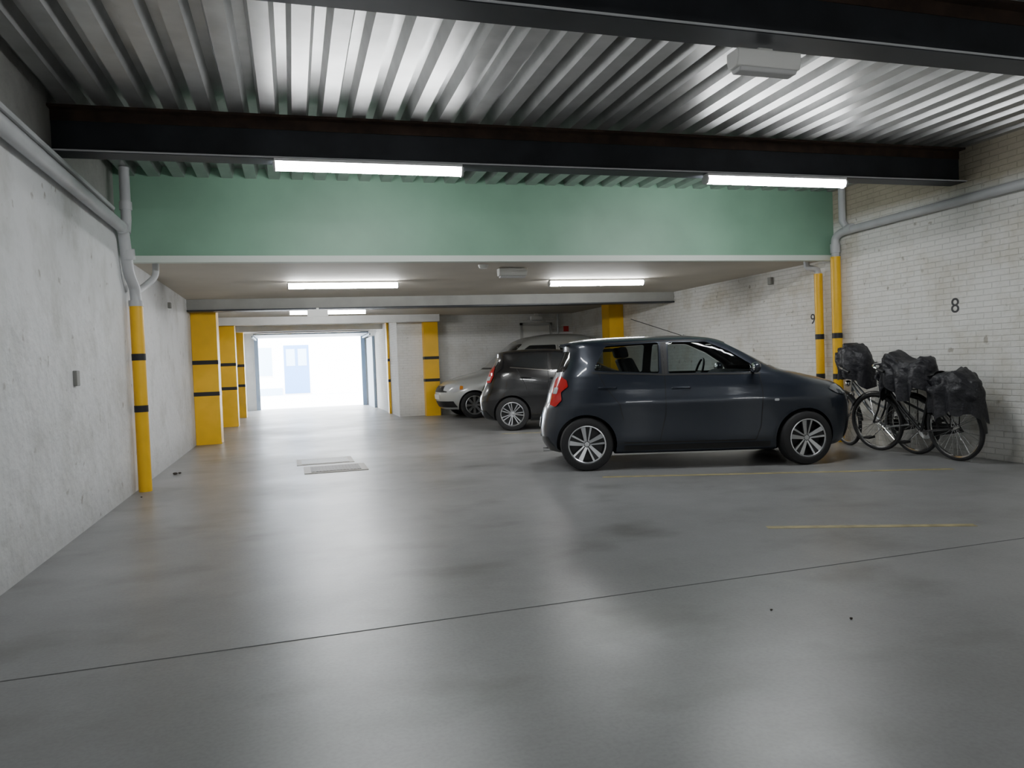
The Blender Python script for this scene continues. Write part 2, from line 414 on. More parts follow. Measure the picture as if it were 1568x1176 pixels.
def emlamp(name, c, w, parent_z):
    b = MB(); x, y, z = c
    b.prism([(-.06, .05), (.06, .05), (.06, 0), (.045, -.045), (-.045, -.045), (-.06, 0)], 'X', -w/2, w/2, 'plastic_w')
    b.prism([(-.05, -.046), (.05, -.046), (.038, -.07), (-.038, -.07)], 'X', -w/2+.02, w/2-.02, 'lampbody')
    b.box((-.05, -.02, .05), (.05, .02, parent_z-z-.002), 'plastic_w')
    return b.obj(name, loc=c, bevel=.006)
emlamp('emergency_lamp', (2.70, 3.72, 2.89), .42, ZB)
emlamp('ceiling_emergency_light', (2.80, 9.25, 2.385), .38, 2.45)
emlamp('bulkhead_lamp', (6.0, 17.85, 2.33), .30, 2.45)
single('smoke_detector', lambda b: b.lathe([(.0, -.045), (.05, -.045), (.065, -.01), (.065, 0), (0, 0)], (2.35, 9.0, 2.449), 'plastic_w', 20, 'Z'))
single('exit_sign', lambda b: (b.box((.28, 12.9, 2.12), (.62, 12.95, 2.23), 'plastic_w'), b.box((.43, 12.91, 2.23), (.47, 12.94, 2.26), 'plastic_w')))
single('wall_switch_box', lambda b: b.box((XL, 6.44, 1.15), (XL+.03, 6.52, 1.27), 'concrete'), bevel=.005)
single('wall_junction_box', lambda b: b.box((XL, 11.25, 2.15), (XL+.04, 11.34, 2.23), 'concrete'), bevel=.005)
single('wall_junction_box', lambda b: b.box((XR-.05, 9.6, 2.25), (XR, 9.68, 2.36), 'concrete'), bevel=.005)
single('fire_sign', lambda b: b.box((6.78, YN-.015, 1.98), (6.92, YN-.002, 2.12), 'redsign'))
def door1(b):
    y1 = YN-.003
    b.box((5.6, YN-.04, 0), (5.66, y1, 2.22), 'doorframe'); b.box((6.40, YN-.04, 0), (6.46, y1, 2.22), 'doorframe'); b.box((5.6, YN-.04, 2.16), (6.46, y1, 2.22), 'doorframe')
    b.box((5.67, YN-.02, 0), (6.39, y1, 2.15), 'plastic_w'); b.box((5.75, YN-.06, 1.0), (5.86, YN-.03, 1.02), 'chrome')
single('door_1', door1)

def number(t, y, z, h):
    c = bpy.data.curves.new('num', 'FONT'); c.body = t; c.size = h*1.4; c.extrude = .002; c.align_x = 'CENTER'; c.align_y = 'CENTER'
    o = bpy.data.objects.new('bay_number_'+{'8': 'eight', '9': 'nine'}[t], c); COL.objects.link(o)
    c.materials.append(M['black'])
    o.matrix_world = Matrix(((0, 0, -1, XR-.002), (-1, 0, 0, y), (0, 1, 0, z), (0, 0, 0, 1)))
number('8', 6.42, 1.65, .165); number('9', 8.74, 1.66, .145)

def strip2(name, p, q, w, key, z=.002):
    b = MB(); b.obox(p, q, w, 0.0002, z, key); b.obj(name)
strip2('bay_line', (3.0, 6.98), (6.2, 5.72), .07, 'line')
strip2('bay_line', (3.1, 4.38), (4.35, 3.85), .07, 'line')
strip2('bay_line', (3.3, 9.65), (6.3, 8.45), .07, 'line')
strip2('bay_line', (3.4, 12.2), (6.5, 11.0), .07, 'line')
strip2('floor_joint', (XL, 3.40), (XR, 3.50), .008, 'joint', .0012)
def drain(b):
    b.box((.08, 8.9, .0005), (.82, 9.55, .006), 'ironframe'); b.box((.16, 8.98, .006), (.74, 9.47, .010), 'iron')
    for i in range(14): b.box((.18+i*.04, 9.0, .010), (.195+i*.04, 9.45, .012), 'iron')
single('drain_grate', drain)
def drain2(b):
    b.box((.0, 9.75, .0005), (.72, 10.4, .004), 'ironframe'); b.box((.06, 9.81, .004), (.66, 10.34, .007), 'plate')
single('manhole_cover', drain2)
b = MB()
for x, y, r in [(2.1, 2.95, .007), (2.35, 2.72, .008), (-1.5, 4.25, .015), (-1.42, 9.75, .03), (-1.38, 9.82, .02), (-1.5, 8.1, .010)]:
    b.ell((x, y, r*.5), (r, r*.8, r*.5), 'debris', 8, 5)
b.obj('floor_debris')

gd = empty('garage_roller_door', (0, 0, 0))
b = MB(); b.box((-1.14, YD-.08, 0), (-1.02, YD-.002, 2.43), 'jamb'); b.box((2.21, YD-.08, 0), (2.33, YD-.002, 2.43), 'jamb')
b.box((-1.10, YD-2.4, 2.22), (-1.06, YD-.08, 2.27), 'jamb'); b.box((2.26, YD-2.4, 2.22), (2.30, YD-.08, 2.27), 'jamb')
b.obj('guide_rails', parent=gd)
b = MB()
for i in range(4): b.box((-1.05, YD-2.35+i*.56, 2.29), (2.25, YD-2.35+i*.56+.54, 2.33), 'jamb')
b.tube([(-1.1, YD-.1, 2.38), (2.3, YD-.1, 2.38)], .035, 'trim', 12)
b.obj('door_panels', parent=gd)
single('passage_side_panel', lambda b: b.box((2.38, 23.0, 0), (2.455, 24.85, 2.2), 'jamb'))
st = empty('street_building', (0, 0, 0))
b = MB(); Y = 41.0
b.box((-14, Y, -.03), (20, Y+.3, 9), 'facade')
b.obj('facade', parent=st)
b = MB(); b.box((-.50, Y-.03, 0), (.95, Y-.001, 2.75), 'plain'); b.box((-.42, Y-.05, .03), (.87, Y-.03, 2.6), 'doorblue')
b.box((-.3, Y-.07, 1.5), (.15, Y-.05, 2.4), 'winblue'); b.box((.3, Y-.07, 1.5), (.75, Y-.05, 2.4), 'winblue')
b.obj('entrance_door', parent=st)
b = MB()
for x0, x1 in ((-2.6, -.95), (-5, -3.6)):
    b.box((x0, Y-.03, .95), (x1, Y-.001, 2.6), 'plain'); b.box((x0+.07, Y-.05, 1.02), (x1-.07, Y-.03, 2.5), 'winblue')
b.box((-14, Y-.06, -.03), (-.55, Y-.001, .35), 'winblue')
b.obj('windows', parent=st)

# ------------------------------------------------------------ cars
def catmull(T, sub):
    T = np.array(T, float); out = []
    n = len(T)
    for i in range(n-1):
        p0 = T[max(i-1, 0)]; p1 = T[i]; p2 = T[i+1]; p3 = T[min(i+2, n-1)]
        for k in range(sub):
            t = k/sub
            out.append(.5*((2*p1)+(-p0+p2)*t+(2*p0-5*p1+4*p2-p3)*t*t+(-p0+3*p1-3*p2+p3)*t**3))
    out.append(T[-1]); return np.array(out)
def ring(z, xr, xf, w, nr, nf, N=96):
    cx = (xr+xf)/2; a = (xf-xr)/2; ph = np.linspace(0, 2*np.pi, 1441)
    c = np.cos(ph); s = np.sin(ph); n = np.where(c > 0, nf, nr)
    r = (np.abs(c/a)**n+np.abs(s/w)**n)**(-1/n)
    x = cx+r*c; y = r*s
    d = np.concatenate([[0], np.cumsum(np.hypot(np.diff(x), np.diff(y)))])
    t = np.linspace(0, d[-1], N, endpoint=False)
    return [(float(np.interp(q, d, x)), float(np.interp(q, d, y)), float(z)) for q in t]
def loft(T, sub, key, N=96):
    b = MB(); R = catmull(T, sub); vs = []; fs = []
    for row in R: vs += ring(*row, N=N)
    m = len(R)
    for i in range(m-1):
        for j in range(N):
            k = (j+1) % N; fs.append((i*N+j, i*N+k, (i+1)*N+k, (i+1)*N+j))
    fs.append(tuple(range(N))[::-1]); fs.append(tuple((m-1)*N+j for j in range(N)))
    b.add(vs, fs, key); return b
r2 = math.sqrt(.5)
FR_ = {
 'R': (Vector((1, 0, 0)), Vector((0, 1, 0))), 'L': (Vector((1, 0, 0)), Vector((0, -1, 0))),
 'F': (Vector((0, 1, 0)), Vector((-1, 0, 0))), 'B': (Vector((0, 1, 0)), Vector((1, 0, 0))),
 'BR': (Vector((r2, -r2, 0)), Vector((r2, r2, 0))), 'BL': (Vector((r2, r2, 0)), Vector((r2, -r2, 0))),
 'FR': (Vector((r2, r2, 0)), Vector((-r2, r2, 0))), 'FL': (Vector((r2, -r2, 0)), Vector((-r2, -r2, 0))),
}
def proj(bvh, p, fr, off):
    u, d = FR_[fr]; o = u*p[0]+Vector((0, 0, p[1]))-d*5
    h = bvh.ray_cast(o, d)
    if h[0] is None:
        h = bvh.find_nearest(o+d*4.5)
    nrm = h[1]
    if nrm.dot(d) > 0: nrm = -nrm
    return h[0]+nrm*off
def inpoly(p, P):
    c = False; n = len(P)
    for i in range(n):
        a, b = P[i], P[(i+1) % n]
        if (a[1] > p[1]) != (b[1] > p[1]) and p[0] < (b[0]-a[0])*(p[1]-a[1])/(b[1]-a[1])+a[0]: c = not c
    return c
def resamp(P, step, closed=True):
    out = []; n = len(P)
    for i in range(n if closed else n-1):
        a = Vector(P[i]); b = Vector(P[(i+1) % n]); k = max(1, int((b-a).length/step))
        for j in range(k): out.append(a+(b-a)*j/k)
    if not closed: out.append(Vector(P[-1]))
    return out
def roundpoly(P, r):
    Q = []; n = len(P)
    for i in range(n):
        a, b, c = Vector(P[i-1]), Vector(P[i]), Vector(P[(i+1) % n])
        da = (a-b); dc = (c-b); rr = min(r, da.length*.45, dc.length*.45); p0 = b+da.normalized()*rr; p2 = b+dc.normalized()*rr
        for k in range(5):
            t = k/4; Q.append(p0*(1-t)**2+b*2*t*(1-t)+p2*t*t)
    return Q
def patch(mb, bvh, P, fr, key, off=.004, rad=.02, step=.04):
    if rad: P = roundpoly(P, rad)
    R = resamp(P, step); n = len(R)
    xs = [p[0] for p in R]; zs = [p[1] for p in R]; pts = list(R)
    x = min(xs)+step/2
    while x < max(xs):
        z = min(zs)+step/2
        while z < max(zs):
            if inpoly((x, z), R) and min((Vector((x, z))-q).length for q in R) > step*.4: pts.append(Vector((x, z)))
            z += step
        x += step
    res = delaunay_2d_cdt(pts, [], [list(range(n))], 1, 1e-6)
    vs = [proj(bvh, p, fr, off) for p in res[0]]
    mb.add(vs, [tuple(f) for f in res[2]], key)
def strip(mb, bvh, P, fr, w, key, off=.003):
    R = resamp(P, .04, False); vs = []; fs = []
    for i, p in enumerate(R):
        d = (R[min(i+1, len(R)-1)]-R[max(i-1, 0)]).normalized(); n = Vector((-d.y, d.x))*w/2
        vs += [proj(bvh, p-n, fr, off), proj(bvh, p+n, fr, off)]
    for i in range(len(R)-1): fs.append((2*i, 2*i+1, 2*i+3, 2*i+2))
    mb.add(vs, fs, key)

def wheel(name, parent, c, r, side, style, steer=0, w=.185):
    e = bpy.data.objects.new(name, None); e.empty_display_size = .1; COL.objects.link(e); e.parent = parent; e.location = c
    e.rotation_euler = (0, 0, steer+(0 if side < 0 else math.pi))
    h = w/2; ri = r*.70
    b = MB()
    prof = [(ri, -h+.01), (ri+.012, -h-.002), (r*.86, -h-.006), (r*.96, -h+.008), (r*.995, -h+.03), (r, 0), (r*.995, h-.03), (r*.96, h-.008), (ri, h-.01)]
    b.lathe(prof, (0, 0, 0), 'tyre', 48, closed=True)
    for g in (-.045, -.015, .015, .045):
        b.lathe([(r*1.0005, g-.004), (r*1.001, g), (r*1.0005, g+.004)], (0, 0, 0), 'dark', 48)
    b.obj('tyre', parent=e)
    b = MB()
    b.lathe([(ri+.003, -h+.004), (ri-.006, -h+.002), (ri-.012, -h+.008)], (0, 0, 0), 'silver', 40)
    b.lathe([(ri-.012, -h+.008), (ri-.02, -h+.05), (ri-.02, h-.03)], (0, 0, 0), 'silver' if style != 'two' else 'rimdark', 40)
    b.lathe([(0, .0), (ri-.02, .0)], (0, 0, 0), 'rimdark', 40)
    b.lathe([(.0, -h+.035), (.045, -h+.038), (.055, -h+.06), (.055, 0)], (0, 0, 0), 'rimdark' if style == 'two' else 'silver', 20)
    b.lathe([(0, -h+.03), (.026, -h+.033), (.028, -h+.04)], (0, 0, 0), 'silver', 16)
    def spoke(a, w0, w1, off0, off1, key, y0, y1, r0=.035, r1=None):
        r1 = r1 or ri-.010
        ca, sa = math.cos(a), math.sin(a)
        def P(rad, t): return (rad*ca-t*sa, rad*sa+t*ca)
        q = [P(r0, off0-w0), P(r1, off1-w1), P(r1, off1+w1), P(r0, off0+w0)]
        vs = [(x, y0 if i in (0, 3) else y1, z) for i, (x, z) in enumerate(q)]+[(x, y0+.03 if i in (0, 3) else y1+.03, z) for i, (x, z) in enumerate(q)]
        b.add(vs, [(0, 1, 2, 3), (7, 6, 5, 4), (0, 4, 5, 1), (1, 5, 6, 2), (2, 6, 7, 3), (3, 7, 4, 0)], key)
    if style == 'two':
        for i in range(5):
            a = 2*math.pi*i/5+.3
            spoke(a, .018, .055, 0, .0, 'rimdark', -h+.045, -h+.022)
            spoke(a, .014, .026, .014, .042, 'silver', -h+.034, -h+.008, .03)
            spoke(a, .007, .011, -.014, -.046, 'silver', -h+.034, -h+.008, .03)
    elif style == 'multi':
        for i in range(7):
            a = 2*math.pi*i/7
            for s in (-1, 1): spoke(a, .007, .010, s*.008, s*.028, 'silver', -h+.036, -h+.014, .035)
    else:
        for i in range(8): spoke(2*math.pi*i/8, .02, .03, 0, 0, 'silver', -h+.034, -h+.02, .03)
    b.obj('rim', parent=e, ang=30)
    return e

def apply_bool(base, cutters):
    for c in cutters:
        m = base.modifiers.new('x', 'BOOLEAN'); m.operation = 'DIFFERENCE'; m.object = c; m.solver = 'EXACT'
        try: m.material_mode = 'TRANSFER'
        except Exception: pass
    dg = bpy.context.evaluated_depsgraph_get(); dg.update()
    me = bpy.data.meshes.new_from_object(base.evaluated_get(dg))
    base.modifiers.clear(); base.data = me
    for c in cutters: bpy.data.objects.remove(c)
    finish(me, 28)

def make_car(name, loc, ang, T, paint, wx, wr, track, C, style, steer=0, cut=None):
    root = empty(name, loc, (0, 0, ang))
    bmb = loft(T, 3, paint)
    body = bmb.obj('body_shell', parent=None)
    bm = bmesh.new(); bm.from_mesh(body.data); bvh = BVHTree.FromBMesh(bm); bm.free()
    cutters = []
    for x in wx:
        for s in (-1, 1):
            b = MB(); b.lathe([(0, s*(track-.22)), (wr*1.13, s*(track-.22)), (wr*1.13, s*(track+.4)), (0, s*(track+.4))], (x, 0, wr), 'trim', 40)
            cutters.append(b.obj('c'))
    if cut:
        cutters.append(loft(cut['cav'], 2, 'interior', 64).obj('c'))
        for P in cut['side']:
            b = MB(); b.prism([tuple(q) for q in roundpoly(P, .03)], 'Y', -1.2, 1.2, 'trim'); cutters.append(b.obj('c'))
        b = MB(); b.prism([tuple(q) for q in roundpoly(cut['ws'], .05)], 'X', cut['wsx'], 4.0, 'trim'); cutters.append(b.obj('c'))
        b = MB(); b.prism([tuple(q) for q in roundpoly(cut['rw'], .05)], 'X', -1, cut['rwx'], 'trim'); cutters.append(b.obj('c'))
    apply_bool(body, cutters)
    body.parent = root
    for i, x in enumerate(wx):
        for s in (-1, 1):
            wheel('wheel_%s_%s' % (('rear', 'front')[i], ('right' if s < 0 else 'left')), root, (x, s*track, wr), wr, s, style, steer if i else 0)
    g = MB()
    gk = 'glass_t' if cut else 'glass_d'; go = -.012 if cut else .003
    for P in C['side']:
        for fr in 'RL': patch(g, bvh, P, fr, gk, go, .03)
    patch(g, bvh, C['ws'], 'F', gk, go, .05, .06); patch(g, bvh, C['rw'], 'B', gk, go, .05, .06)
    g.obj('window_glass', parent=root)
    d = MB()
    for P, w, key in C['strips']:
        for fr in 'RL': strip(d, bvh, P, fr, w, key)
    for P, fr, key, o in C['patches']:
        patch(d, bvh, P, fr, key, o, .015, .03)
    for P, fr, w, key in C.get('fstrips', []): strip(d, bvh, P, fr, w, key)
    for x in wx:
        P = [(x+wr*1.15*math.cos(t), wr+wr*1.15*math.sin(t)) for t in np.linspace(-.25, math.pi+.25, 26)]
        for fr in 'RL': strip(d, bvh, P, fr, .02, C.get('lip', paint), .006)
    d.obj('trim_details', parent=root)
    h = MB()
    for x, z in C['handles']:
        for fr, s in (('R', -1), ('L', 1)):
            a = proj(bvh, (x-.085, z), fr, .018); c = proj(bvh, (x+.085, z), fr, .018); mid = proj(bvh, (x, z), fr, .034)
            a0 = proj(bvh, (x-.095, z), fr, -.005); c0 = proj(bvh, (x+.095, z), fr, -.005)
            h.tube([a0, a, mid, c, c0], .011, C.get('handle', paint), 8)
    mx, mz = C['mirror']
    for fr, s in (('R', -1), ('L', 1)):
        p = proj(bvh, (mx, mz), fr, 0)
        h.tube([p+Vector((0, -s*.02, 0)), p+Vector((-.0, s*.07, .015))], .02, 'trim', 8)
        h.ell((p.x-.0, p.y+s*.12, p.z+.045), (.055, .085, .058), paint, 18, 12)
        h.ell((p.x-.03, p.y+s*.12, p.z+.045), (.03, .072, .047), 'chrome', 14, 10)
    h.obj('handles_and_mirrors', parent=root)
    return root, bvh

# --- hero hatchback
TA = [(.17,.20,3.26,.66,4,3.5),(.19,.10,3.36,.72,4,3.5),(.26,.04,3.42,.765,4,3.5),(.36,.00,3.455,.785,4,3.5),(.48,.0,3.47,.79,4,3.5),
(.60,.02,3.475,.80,4,3.5),(.68,.045,3.465,.812,4,3.4),(.73,.07,3.45,.815,4,3.3),(.78,.085,3.42,.806,4,3.2),(.84,.10,3.36,.795,4,3.2),(.88,.115,3.28,.788,4,3.2),(.92,.13,3.16,.777,4,3.3),
(.96,.145,3.01,.765,4,3.6),(1.00,.16,2.86,.752,4,4),(1.035,.175,2.70,.74,4,4.4),(1.10,.20,2.56,.715,4,4.8),(1.20,.25,2.39,.675,4,5),
(1.30,.29,2.21,.635,4.5,5),(1.36,.30,2.09,.605,5,5),(1.40,.31,1.98,.575,5,5),(1.425,.40,1.85,.52,4.5,4.5),(1.445,.56,1.68,.42,4,4),
(1.456,.78,1.46,.26,3,3),(1.46,1.05,1.18,.04,2,2)]
cav = [(.66,.36,2.42,.66,4,4),(.70,.34,2.44,.70,4,4),(.90,.30,2.50,.70,4,4),(1.035,.26,2.54,.675,4,4.4),(1.10,.28,2.48,.655,4,4.8),(1.20,.32,2.31,.62,4,5),
(1.30,.37,2.13,.58,4,5),(1.36,.41,2.0,.545,4,5),(1.39,.46,1.88,.50,4,5),(1.41,.6,1.75,.4,4,4)]
rg = [(.60, 1.09), (.74, 1.352), (1.32, 1.372), (1.30, 1.035)]
fg = [(1.40, 1.03), (1.42, 1.372), (1.84, 1.362), (2.08, 1.25), (2.30, 1.10), (2.35, 1.02)]
wsP = [(-.61, 1.08), (-.50, 1.35), (.50, 1.35), (.61, 1.08)]
rwP = [(-.54, 1.08), (-.48, 1.31), (.48, 1.31), (.54, 1.08)]
tl = [(.42, .72), (.43, 1.0), (.52, 1.04), (.64, .99), (.67, .92), (.585, .86), (.61, .77), (.54, .70)]
hl = [(1.78, .80), (1.84, .835), (1.96, .845), (2.10, .80), (2.12, .75), (1.98, .73), (1.86, .75)]
CA = dict(side=[rg, fg], ws=wsP, rw=rwP, lip='paint_a',
 strips=[
  ([(1.36, 1.36), (1.355, .95), (1.35, .60), (1.28, .30)], .008, 'dark'),
  ([(2.36, 1.03), (2.38, .80), (2.36, .45), (2.30, .29)], .008, 'dark'),
  ([(.64, 1.08), (.72, .90), (.86, .72), (.90, .55)], .008, 'dark'),
  ([(.90, .30), (2.30, .29)], .012, 'dark'),
  ([(.58, 1.065), (1.34, 1.02), (2.38, 1.00)], .018, 'trim'),
  ([(1.36, 1.03), (1.37, 1.375)], .065, 'trim'),
  ([(.72, 1.375), (1.3, 1.39), (1.86, 1.378)], .012, 'trim'),
  ([(.9, .24), (2.46, .24)], .06, 'trim'),
 ],
 patches=[
  (tl, 'BR', 'red', .010), (tl, 'BL', 'red', .010),
  ([(.45, .84), (.46, .91), (.54, .91), (.53, .84)], 'BR', 'clear', .014),
  ([(-.26, .46), (-.26, .57), (.26, .57), (.26, .46)], 'B', 'plastic_w', .012),
  ([(-.55, .20), (-.5, .36), (.5, .36), (.55, .20)], 'B', 'trim', .006),
  (hl, 'FR', 'clear_d', .008), (hl, 'FL', 'clear_d', .008),
  ([(-.45, .25), (-.5, .42), (-.4, .50), (.4, .50), (.5, .42), (.45, .25)], 'F', 'trim', .006),
  ([(-.40, .62), (-.42, .70), (.42, .70), (.40, .62)], 'F', 'trim', .006),
  ([(-.26, .50), (-.26, .60), (.26, .60), (.26, .50)], 'F', 'plastic_w', .012),
  ([(2.50, .70), (2.50, .725), (2.55, .725), (2.55, .70)], 'R', 'clear', .004),
 ], handles=[(1.52, .87), (.74, .895)], mirror=(2.30, 1.02), handle='paint_a')
car1, bv1 = make_car('hatchback_car', (2.80, 8.30, 0), math.radians(-19.2), TA, 'paint_a', (.50, 2.84), .29, .665, CA, 'two', math.radians(12),
    cut=dict(cav=cav, side=[rg, fg], ws=wsP, wsx=1.85, rw=rwP, rwx=.6))
b = MB(); q = .10
for y in (-.34, .34):
    b.prism([(1.05+q, .66), (1.02+q, .76), (1.50+q, .80), (1.52+q, .66)], 'Y', y-.23, y+.23, 'interior')
    b.prism([(1.02+q, .72), (.84+q, 1.20), (.94+q, 1.22), (1.16+q, .76)], 'Y', y-.21, y+.21, 'interior')
    b.prism([(.83+q, 1.21), (.80+q, 1.34), (.89+q, 1.345), (.92+q, 1.22)], 'Y', y-.12, y+.12, 'interior')
b.prism([(.45, .66), (.36, 1.04), (.46, 1.06), (.62, .80), (.9, .76), (.9, .66)], 'Y', -.6, .6, 'interior')
b.prism([(2.15, .70), (2.08, .98), (2.15, 1.04), (2.42, 1.035), (2.43, .70)], 'Y', -.62, .62, 'interior')
b.obj('seats_and_dashboard', parent=car1, bevel=.03)
b = MB()
sw = [(1.94+.06*math.sin(t)*.9, .34+.18*math.cos(t), 1.0+.17*math.sin(t)) for t in np.linspace(0, 2*math.pi, 33)]
b.tube(sw, .014, 'trim', 8, cap=False); b.tube([(1.94, .16, 1.0), (1.95, .52, 1.0)], .016, 'trim', 8); b.tube([(1.94, .34, 1.0), (2.10, .34, .94)], .03, 'trim', 8)
b.ell((2.04, 0, 1.30), (.015, .10, .035), 'trim')
b.obj('steering_wheel', parent=car1)
b = MB(); b.tube([(1.74, .0, 1.435), (1.4, 0, 1.56), (1.10, 0, 1.67)], .004, 'trim', 6); b.tube([(1.76, 0, 1.43), (1.70, 0, 1.455)], .012, 'trim', 8)
b.obj('antenna', parent=car1)
# rear roof spoiler lip
b = MB(); b.prism([(.24, 1.385), (.30, 1.365), (.48, 1.395), (.52, 1.432)], 'Y', -.46, .46, 'paint_a')
b.obj('roof_spoiler', parent=car1, bevel=.012)
b = MB(); b.tube([(.25, -.3, .21), (.02, -.3, .20)], .025, 'chrome', 12); b.obj('exhaust_tip', parent=car1)

# --- black hatchback
TB = [(.17,.2,3.4,.68,4,3.5),(.20,.1,3.5,.74,4,3.5),(.30,.03,3.56,.78,4,3.5),(.45,0,3.6,.8,4,3.5),(.58,.0,3.6,.812,4,3.5),(.68,.04,3.57,.812,4,3.3),(.76,.08,3.48,.805,4,3.2),
(.84,.11,3.3,.797,4,3.2),(.90,.13,3.08,.787,4,3.3),(.95,.15,2.84,.775,4,3.6),(1.0,.17,2.6,.76,4,4),(1.06,.2,2.42,.74,4,4.5),(1.15,.26,2.22,.70,3.6,5),(1.25,.32,2.0,.655,3.6,5),
(1.34,.34,1.8,.61,4,5),(1.39,.36,1.66,.57,4.5,5),(1.425,.48,1.5,.49,4,4.5),(1.443,.66,1.35,.37,4,4),(1.452,.85,1.2,.2,3,3),(1.455,1.0,1.05,.03,2,2)]
tlb = [(.44, .86), (.45, 1.12), (.52, 1.18), (.60, 1.10), (.64, .98), (.58, .86)]
hlb = [(1.80, .78), (1.9, .84), (2.1, .84), (2.22, .76), (2.15, .68), (1.95, .68)]
CB = dict(side=[[(.62, 1.16), (.80, 1.335), (1.27, 1.365), (1.25, 1.08)], [(1.33, 1.075), (1.35, 1.365), (1.60, 1.355), (1.9, 1.23), (2.2, 1.06)]],
 ws=wsP, rw=[(-.50, 1.10), (-.44, 1.31), (.44, 1.31), (.50, 1.10)], lip='paint_b',
 strips=[([(1.29, 1.36), (1.28, .95), (1.27, .60), (1.24, .30)], .008, 'dark'), ([(2.28, 1.03), (2.3, .80), (2.28, .30)], .008, 'dark'),
  ([(.72, 1.1), (.84, .88), (.94, .62)], .008, 'dark'), ([(.60, 1.13), (1.30, 1.055), (2.2, 1.035)], .010, 'chrome'), ([(.95, .25), (2.5, .25)], .05, 'trim')],
 patches=[(tlb, 'BR', 'red', .012), (tlb, 'BL', 'red', .012),
  ([(.47, .90), (.47, .97), (.56, .97), (.56, .90)], 'BR', 'clear', .016),
  ([(-.26, .70), (-.26, .81), (.26, .81), (.26, .70)], 'B', 'plastic_w', .012), ([(-.6, .22), (-.55, .36), (.55, .36), (.6, .22)], 'B', 'trim', .006),
  (hlb, 'FR', 'clear', .010), (hlb, 'FL', 'clear', .010),
  ([(-.5, .25), (-.55, .5), (.55, .5), (.5, .25)], 'F', 'trim', .006), ([(-.26, .52), (-.26, .62), (.26, .62), (.26, .52)], 'F', 'plastic_w', .01)],
 handles=[(1.42, .92), (.88, .94)], mirror=(2.16, 1.05))
make_car('black_hatchback_car', (3.38, 13.50, 0), math.radians(-19.2), TB, 'paint_b', (.62, 2.92), .30, .675, CB, 'multi')

# --- silver minivan, nose to the left
TC = [(.2,.1,3.62,.72,5,3.2),(.24,.04,3.7,.78,5,3.2),(.4,0,3.78,.82,5,3.2),(.55,0,3.8,.835,6,3.1),(.68,0,3.76,.84,6,3),(.78,.01,3.66,.84,6,3),(.86,.01,3.5,.835,6,3),(.93,.015,3.25,.83,6,3.2),
(.99,.02,2.98,.825,6,3.5),(1.04,.02,2.74,.82,6,4),(1.1,.02,2.6,.81,6,4.5),(1.3,.03,2.36,.79,6,5),(1.5,.04,2.12,.76,6,5),(1.66,.06,1.9,.725,6,5),(1.75,.1,1.74,.68,5,5),(1.81,.2,1.55,.6,5,5),
(1.85,.4,1.3,.45,4,4),(1.87,.6,1.1,.2,3,3),(1.875,.8,.9,.03,2,2)]
hlc = [(1.90, .62), (1.92, .74), (2.10, .78), (2.32, .76), (2.34, .64), (2.1, .60)]
CC = dict(side=[[(.25, 1.12), (.28, 1.58), (1.0, 1.60), (1.0, 1.10)], [(1.1, 1.10), (1.1, 1.60), (1.72, 1.60), (2.05, 1.38), (2.38, 1.12)]],
 ws=[(-.70, 1.12), (-.60, 1.64), (.60, 1.64), (.70, 1.12)], rw=[(-.6, 1.15), (-.55, 1.6), (.55, 1.6), (.6, 1.15)], lip='paint_c',
 strips=[([(1.05, 1.6), (1.05, .30)], .008, 'dark'), ([(2.42, 1.08), (2.42, .32)], .008, 'dark'), ([(.95, .60), (2.5, .60)], .05, 'trim'), ([(.2, 1.09), (2.4, 1.07)], .016, 'trim'), ([(.9, .27), (2.55, .27)], .05, 'trim')],
 patches=[(hlc, 'FR', 'clear', .010), (hlc, 'FL', 'clear', .010),
  ([(1.86, .66), (1.86, .73), (1.93, .74), (1.93, .65)], 'FL', 'amber', .014),
  ([(-.5, .60), (-.45, .74), (.45, .74), (.5, .60)], 'F', 'trim', .006), ([(-.6, .26), (-.6, .40), (.6, .40), (.6, .26)], 'F', 'trim', .006), ([(-.26, .44), (-.26, .55), (.26, .55), (.26, .44)], 'F', 'plastic_w', .012),
  ([(.30, .7), (.30, 1.1), (.44, 1.1), (.44, .7)], 'BR', 'red', .012), ([(.30, .7), (.30, 1.1), (.44, 1.1), (.44, .7)], 'BL', 'red', .012)],
 fstrips=[([(-.62, 1.10), (0.0, 1.10), (.62, 1.10)], 'F', .03, 'trim')],
 handles=[(1.2, .95), (.9, .95)], mirror=(2.34, 1.12), handle='trim')
make_car('silver_minivan', (6.97, 16.88, 0), math.pi, TC, 'paint_c', (.62, 3.08), .30, .68, CC, 'plain')

